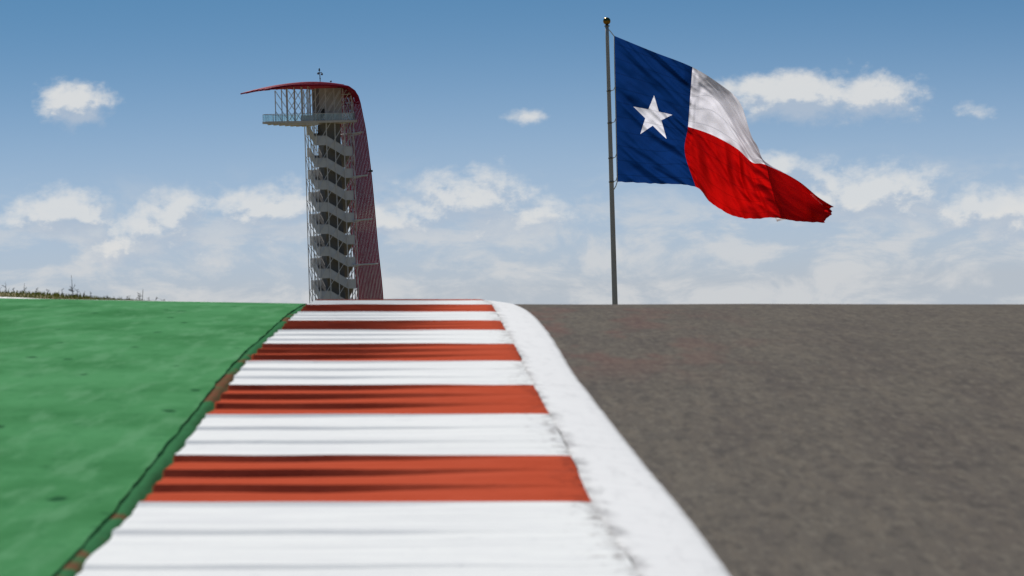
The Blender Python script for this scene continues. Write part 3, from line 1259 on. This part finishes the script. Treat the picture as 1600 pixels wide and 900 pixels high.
def flight_meshes():
    """One side of the stair, built on the front face (a along x), parapet top of its upper landing at z = 0."""
    o = 0.22                                             # set in from the columns
    par = MB()
    L0, L1 = o, S - o
    prof = [(L0, 0), (u1, 0), (u2, -HALF), (L1, -HALF)]
    poly = [(x, o, z) for x, z in prof] + [(x, o, z - PH) for x, z in reversed(prof)]
    par.prism(poly, (0, 0.07, 0))
    inn = MB()
    prof2 = [(L0 + SW, 0), (u1, 0), (u2, -HALF), (L1 - SW, -HALF)]
    poly = [(x, o + SW, z) for x, z in prof2] + [(x, o + SW, z - PH) for x, z in reversed(prof2)]
    inn.prism(poly, (0, 0.07, 0))
    fl_ = MB()
    prof3 = [(L0 + 0.01, -PH + 0.3), (u1, -PH + 0.3), (u2, -HALF - PH + 0.3), (L1 - 0.01, -HALF - PH + 0.3)]
    poly = [(x, o + 0.075, z) for x, z in prof3] + [(x, o + 0.075, z - 0.27) for x, z in reversed(prof3)]
    fl_.prism(poly, (0, SW - 0.08, 0))
    # treads of the flight
    n = 11
    for i in range(n):
        t0 = i / n
        xa, xb = u1 + (u2 - u1) * t0, u1 + (u2 - u1) * (i + 1) / n
        zt = -PH + 0.3 - HALF * t0
        fl_.box(xa + 0.004, xb - 0.004, o + 0.08, o + SW - 0.01, zt - HALF / n * 1.2, zt - 0.004)
    # handrail on the outer parapet
    hr_ = MB()
    hr_.tube([(x, o + 0.035, z + 0.06) for x, z in prof], 0.045, 6)
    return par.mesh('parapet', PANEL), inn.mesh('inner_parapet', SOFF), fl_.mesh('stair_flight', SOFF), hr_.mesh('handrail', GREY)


pm, im, fm, hm = flight_meshes()
# sides in walking order downwards: left side, front, right side, back
SIDE = [(0.0, S, -math.pi / 2), (0.0, 0.0, 0.0), (S, 0.0, math.pi / 2), (S, S, math.pi)]
nlev = int((z_par - 3) / LV)
for k in range(-1, nlev):
    for sidx, (ox, oy, rz) in enumerate(SIDE):
        z = z_par - k * LV + HALF * (1 - sidx)
        while z > z_deck - 0.45: z -= 2 * LV
        if k == -1 and z < z_par - LV * (nlev - 1): continue
        if k == -1: continue
        if z - HALF - PH < 0.5: continue
        fo = link('stair_flight', fm, tower)
        fo.location = (ox, oy, z)
        fo.rotation_euler = (0, 0, rz)
        for nm, mm in (('parapet', pm), ('inner_parapet', im), ('handrail', hm)):
            link(nm, mm, fo)

# --- columns
cols = [0.0, 0.27, 0.5, 0.74, 1.0]
seen = set()
z_roof0 = loc(500, 137.5, 0).z


def column(a, b, z1, r=0.085, z0=0.0, name='column'):
    m_ = MB()
    m_.tube([(a, b, z0), (a, b, (z0 + z1) / 2), (a, b, z1)], r, 6)
    return m_.build(name, GREY, tower)


# --- roof curve is needed for the column tops, so work it out here
mid = [loc(x, y, 3.6) for x, y in ((393, 143.6), (410, 138.6), (430, 134.2), (450, 131.2), (475, 129.0), (498, 129.2), (516, 131.0))]
near = [loc(x, y, -3.5) for x, y in ((546, 136.6), (553.5, 143.2), (559, 152), (562.5, 163), (566, 178), (571, 203), (579, 265), (584.8, 325), (590, 385), (596, 440), (598.3, 468))]
Q = [(p.x, p.z, w_) for p, w_ in zip(mid, (0.1, 0.2, 0.42, 0.7, 1, 1, 1))]
for p, w_ in zip(near, (0.95, 0.78, 0.5, 0.25, 0, 0, 0, 0, 0, 0, 0)):
    Q.append((p.x + 0.25 * w_, p.z + 0.70 * w_, w_))
Q.append((near[-1].x + 0.5, near[-1].z - 12, 0.0))
Q.append((near[-1].x + 0.7, 0.0, 0.0))
QK = [0.0]
for i in range(1, len(Q)):
    QK.append(QK[-1] + math.hypot(Q[i][0] - Q[i - 1][0], Q[i][1] - Q[i - 1][1]))
QA = np.array(Q)


def roof_z(a):
    return float(np.interp(a, [p.x for p in mid], [p.z for p in mid]))


for side in range(4):
    for c in cols[:-1]:
        t = c * S
        a, b = [(0, S - t), (t, 0), (S, t), (S - t, S)][side]
        column(a, b, min(roof_z(a), roof_z(3)) - 1.0)
# lattice columns standing on the deck in front of the machine room
for px in (430.5, 440.5, 449.5, 460, 471.5, 482):
    p = loc(px, 170, 0.0)
    column(p.x, 0.0, roof_z(p.x) - 0.75, 0.085, z_deck, 'deck_column')
for px in (448, 461, 473, 485):
    p = loc(px, 170, 5.2)
    column(p.x, 5.2, roof_z(p.x) - 0.75, 0.085, z_deck, 'deck_column')


def brace(p, q, r=0.062, name='brace'):
    m_ = MB()
    m_.tube([p, q], r, 5)
    return m_.build(name, GREY, tower)


# long slanting braces, one per storey on each side
RISE = 9.9
kmax = int(z_par / LV) + 4
for k in range(-1, kmax):
    zl = z_deck - 0.6 - RISE + 2.4 - (k - 2) * LV
    for side in range(4):
        lo, hi = zl, zl + RISE
        t0, t1 = 0.0, 1.0
        if hi > z_deck - 0.4: t1 = (z_deck - 0.4 - lo) / RISE
        if lo < 0.3: t0 = (0.3 - lo) / RISE
        if t1 - t0 < 0.08: continue

        def sp(t):
            s = t * S
            z = lo + RISE * t
            off = 0.05
            return [(-off, s, z), (s, -off, z), (S + off, S - s, z), (S - s, S + off, z)][side]
        brace(sp(t0), sp(t1))
# braces of the pavilion on the deck: two crossing families
zr = z_deck + 5.3
for i in range(-2, 9):
    a0 = loc(430.5, 170, 0).x + i * 1.18
    for d in (1, -1):
        # family d leans right or left while rising
        A = Vector((a0 if d > 0 else a0 + 3.5, -0.06 if d > 0 else -0.10, z_deck))
        B = Vector((a0 + 3.5 if d > 0 else a0, A.y, zr))
        lo_, hi_ = loc(430.5, 170, 0).x, S
        if d > 0: lo_ = loc(452, 170, 0).x
        else: hi_ = loc(485, 170, 0).x
        ts = [0.0, 1.0]
        dxx = B.x - A.x
        for lim in (lo_, hi_):
            t = (lim - A.x) / dxx
            if 0 < t < 1: ts.append(t)
        ts.sort()
        for q in range(len(ts) - 1):
            tm = (ts[q] + ts[q + 1]) / 2
            if lo_ <= A.x + dxx * tm <= hi_ and ts[q + 1] - ts[q] > 0.1:
                p, r_ = A.lerp(B, ts[q]), A.lerp(B, ts[q + 1])
                brace(p, r_, 0.062)
for i in range(0, 4):
    a0 = loc(494, 170, 0).x + i * 1.75 - 0.6
    brace((max(a0, 0.02), -0.06, z_deck + (0 if a0 > 0 else 0.9)), (min(a0 + 3.3, S), -0.06, z_deck + 5.0))

# --- shaft and machine room
mb = MB()
mb.box(1.85, 5.0, 1.85, 5.0, 0.0, z_deck - 0.5)
mb.build('lift_shaft', CORE, tower)
A0, A1 = loc(499, 160, 0.9), loc(534, 160, 0.9)
mb = MB()
zt = roof_z(3) - 0.95
mb.prism([(A0.x, 0.9, z_deck), (A1.x, 0.9, z_deck), (A1.x, 4.9, z_deck), (A0.x, 4.9, z_deck)], (0, 0, zt - z_deck))
room = mb.build('machine_room', ROOM, tower)
mb = MB()
mb.box(A0.x - 0.03, A0.x - 0.002, 1.0, 4.6, z_deck + 0.05, zt - 0.1)
mb.build('side_cladding', CORE, room)
mb = MB()
mb.box(A0.x + 0.15, A0.x + 0.9, 0.86, 0.897, z_deck + 0.02, z_deck + 2.1)
mb.build('door', DARKM, room)

# --- deck
aL, aR = loc(415.5, 190, -0.9).x, loc(558.5, 188, -0.9).x
outline = [(aL, -0.9), (aR, -0.9), (aR, 7.6), (-1.0, 7.6), (-5.5, 4.6), (aL - 0.1, 0.9)]
mb = MB()
mb.prism([(x, y, z_deck - 0.38) for x, y in outline], (0, 0, 0.38))
deck = mb.build('deck_slab', SLAB, tower)
for (y0, y1) in ((-0.7, -0.45), (1.1, 1.35), (3.0, 3.25)):
    mb = MB()
    x0 = aL + 0.3 if y0 < 1 else (aL + 1.0 if y0 < 2 else -6.0)
    mb.prism([(x0, y0, z_deck - 0.382), (0.2, y0, z_deck - 0.382), (0.2, y0, z_deck - 0.8), (-3, y0, z_deck - 0.75), (x0, y0, z_deck - 0.5)], (0, y1 - y0, 0))
    mb.build('deck_beam', SLAB, deck)
for i in range(7):
    x = aL + 1.0 + i * 1.25
    mb = MB()
    zb_ = 0.42 + 0.3 * min(1, (x - aL) / 6.5)
    ye = 0.8 + (x - aL) * 0.6
    mb.box(x, x + 0.35, -0.82, min(ye, 6.5), z_deck - zb_ - 0.12, z_deck - 0.384)
    mb.build('cross_joist', SLAB, deck)


def rail_run(pa, pb, n):
    pa, pb = Vector(pa), Vector(pb)
    d = (pb - pa)
    nrm = Vector((-d.y, d.x)).normalized() * 0.03
    for i in range(n):
        a, b = pa.lerp(pb, (i + 0.03) / n), pa.lerp(pb, (i + 0.97) / n)
        m_ = MB()
        m_.prism([(a.x, a.y, z_deck + 0.06), (b.x, b.y, z_deck + 0.06), (b.x, b.y, z_deck + 1.18), (a.x, a.y, z_deck + 1.18)], (nrm.x, nrm.y, 0))
        m_.build('glass_panel', GLASS, tower)
    for i in range(n + 1):
        a = pa.lerp(pb, i / n)
        m_ = MB()
        m_.tube([(a.x, a.y, z_deck), (a.x, a.y, z_deck + 1.2)], 0.035, 5)
        m_.build('rail_post', GREY, tower)
    m_ = MB()
    m_.tube([(pa.x, pa.y, z_deck + 1.23), (pb.x, pb.y, z_deck + 1.23)], 0.045, 6)
    m_.build('top_rail', GREY, tower)


rail_run((aL + 0.05, -0.82), (0.0, -0.82), 7)
rail_run((0.0, -0.82), (S, -0.82), 5)
rail_run((aL, 0.85), (aL + 0.05, -0.82), 1)
rail_run((-5.5, 4.5), (aL, 0.85), 3)
rail_run((-1.0, 7.5), (-5.5, 4.5), 3)
rail_run((S, -0.82), (S, 7.4), 4)
p0, p1 = loc(472.5, 185, 0.2), loc(489, 185, 0.2)
mb = MB()
mb.box(p0.x, p1.x, 0.2, 1.2, z_deck, z_deck + 0.92)
mb.box(p0.x - 0.05, p1.x + 0.05, 0.15, 1.25, z_deck + 0.922, z_deck + 0.98)
mb.build('cabinet', PANEL, tower)

# --- red tubes: they rise at the back, bend over the roof and run out over the deck
NT = 18
for j in range(NT):
    u = -1 + 2 * j / (NT - 1)
    b = 3.65 + 7.15 * u
    pts = []
    tip = 0.0 if u > 0.2 else 0.5 + 0.7 * ((j * 5) % 4) / 4.0
    n = 64
    for i in range(n + 1):
        s = tip + (QK[-1] - tip) * (i / n) ** 1.25
        a, z, w = hermite(QK, QA, s)
        taper = min(1.0, max(0.0, (s - 1.0) / 9.0))
        bb = 3.65 + (b - 3.65) * (0.94 + 0.06 * taper)
        z -= w * (0.70 * u * u)
        pts.append((a, bb, max(0.0, z)))
    m_ = MB()
    m_.tube(pts, 0.1235, 7)
    m_.build('canopy_tube', VEIL_RED, tower, True)
# thin red ribs tying the tubes together on the roof
for i in range(14):
    s = 1.2 + i * 1.42
    a, z, w = hermite(QK, QA, s)
    pts = []
    for j in range(15):
        u = -1 + 2 * j / 14
        pts.append((a, 3.65 + 7.15 * u, z - w * 0.70 * u * u - 0.16))
    m_ = MB()
    m_.tube(pts, 0.10, 6)
    m_.build('roof_rib', VEIL_RED, tower, True)
# roof sheet under the tubes
rows = []
for i in range(40):
    s = 0.8 + (QK[8] + 1.2 - 0.8) * i / 39
    a, z, w = hermite(QK, QA, s)
    rows.append([(a, 3.65 + 7.0 * (-1 + 2 * j / 12), z - w * 0.70 * (-1 + 2 * j / 12) ** 2 - 0.13) for j in range(13)])
mb = MB()
mb.quad_grid(rows)
rs = mb.build('roof_sheet', VEIL_RED, tower, True)
sol = rs.modifiers.new('thickness', 'SOLIDIFY')
sol.thickness = 0.05

# --- struts from tower to veil
for (y, x2) in ((207.5, 566), (275, 573.5), (343.5, 581), (413, 590)):
    p = loc(551, y + 1.0, 0.0)
    q = loc(x2, y - 1.2, -2.6)
    m_ = MB()
    m_.tube([p, q], 0.13, 6)
    m_.tube([(p.x, 0, p.z - 0.35), (p.x + 1.2, -0.9, p.z - 0.05)], 0.07, 5)
    m_.build('veil_strut', GREY, tower)
    m_ = MB()
    a_ = q.x - 0.15
    m_.tube([(a_, -3.2, q.z), (a_, 3.6, q.z), (a_, 10.4, q.z)], 0.09, 6)
    m_.build('veil_tie', GREY, tower)
# ring of struts under the roof bend
p, q = loc(534, 148, 0), loc(549, 146.5, 0)
m_ = MB()
m_.tube([p, q], 0.1, 6)
m_.tube([q, (q.x, q.y, z_deck)], 0.1, 6)
m_.build('roof_strut', GREY, tower)
# floodlight on the veil
p = loc(574, 268.5, -3.0)
m_ = MB()
m_.tube([p, loc(578.5, 267, -3.6)], 0.06, 5)
q = loc(578.5, 267, -3.6)
m_.box(q.x - 0.05, q.x + 0.4, q.y - 0.2, q.y + 0.2, q.z - 0.2, q.z + 0.15)
m_.build('floodlight', DARKM, tower)

# --- weather instruments on the roof
def lp(px, py): return loc(px, py, 3.6)


b0 = lp(500.5, 130)
mb = MB()
mb.tube([b0, lp(500, 122), lp(499.6, 113.5)], 0.07, 6)
t_ = lp(499.6, 113.5)
for (x, y) in ((497.2, 115), (503, 116)):
    c = lp(x, y)
    mb.tube([t_, (c.x, c.y, t_.z + 0.05), (c.x, c.y, c.z + 0.2)], 0.05, 5)
    mb.lathe([(0.01, -0.2), (0.16, -0.12), (0.2, 0.05), (0.1, 0.2), (0.01, 0.22)], 8, c)
c = lp(498.9, 109)
mb.tube([t_, c], 0.05, 5)
mb.lathe([(0.01, -0.22), (0.17, -0.2), (0.13, 0.1), (0.03, 0.32), (0.01, 0.33)], 8, c)
mb.lathe([(0.01, -0.1), (0.12, -0.08), (0.12, 0.08), (0.01, 0.1)], 8, lp(500.2, 122.5))
mb.build('weather_mast', DARKM, tower)
mb = MB()
c = lp(517, 127.2)
mb.tube([lp(517, 132), c], 0.04, 5)
mb.lathe([(0.01, -0.14), (0.12, -0.1), (0.2, 0.02), (0.14, 0.12), (0.01, 0.16)], 8, c)
mb.build('roof_beacon', DARKM, tower)
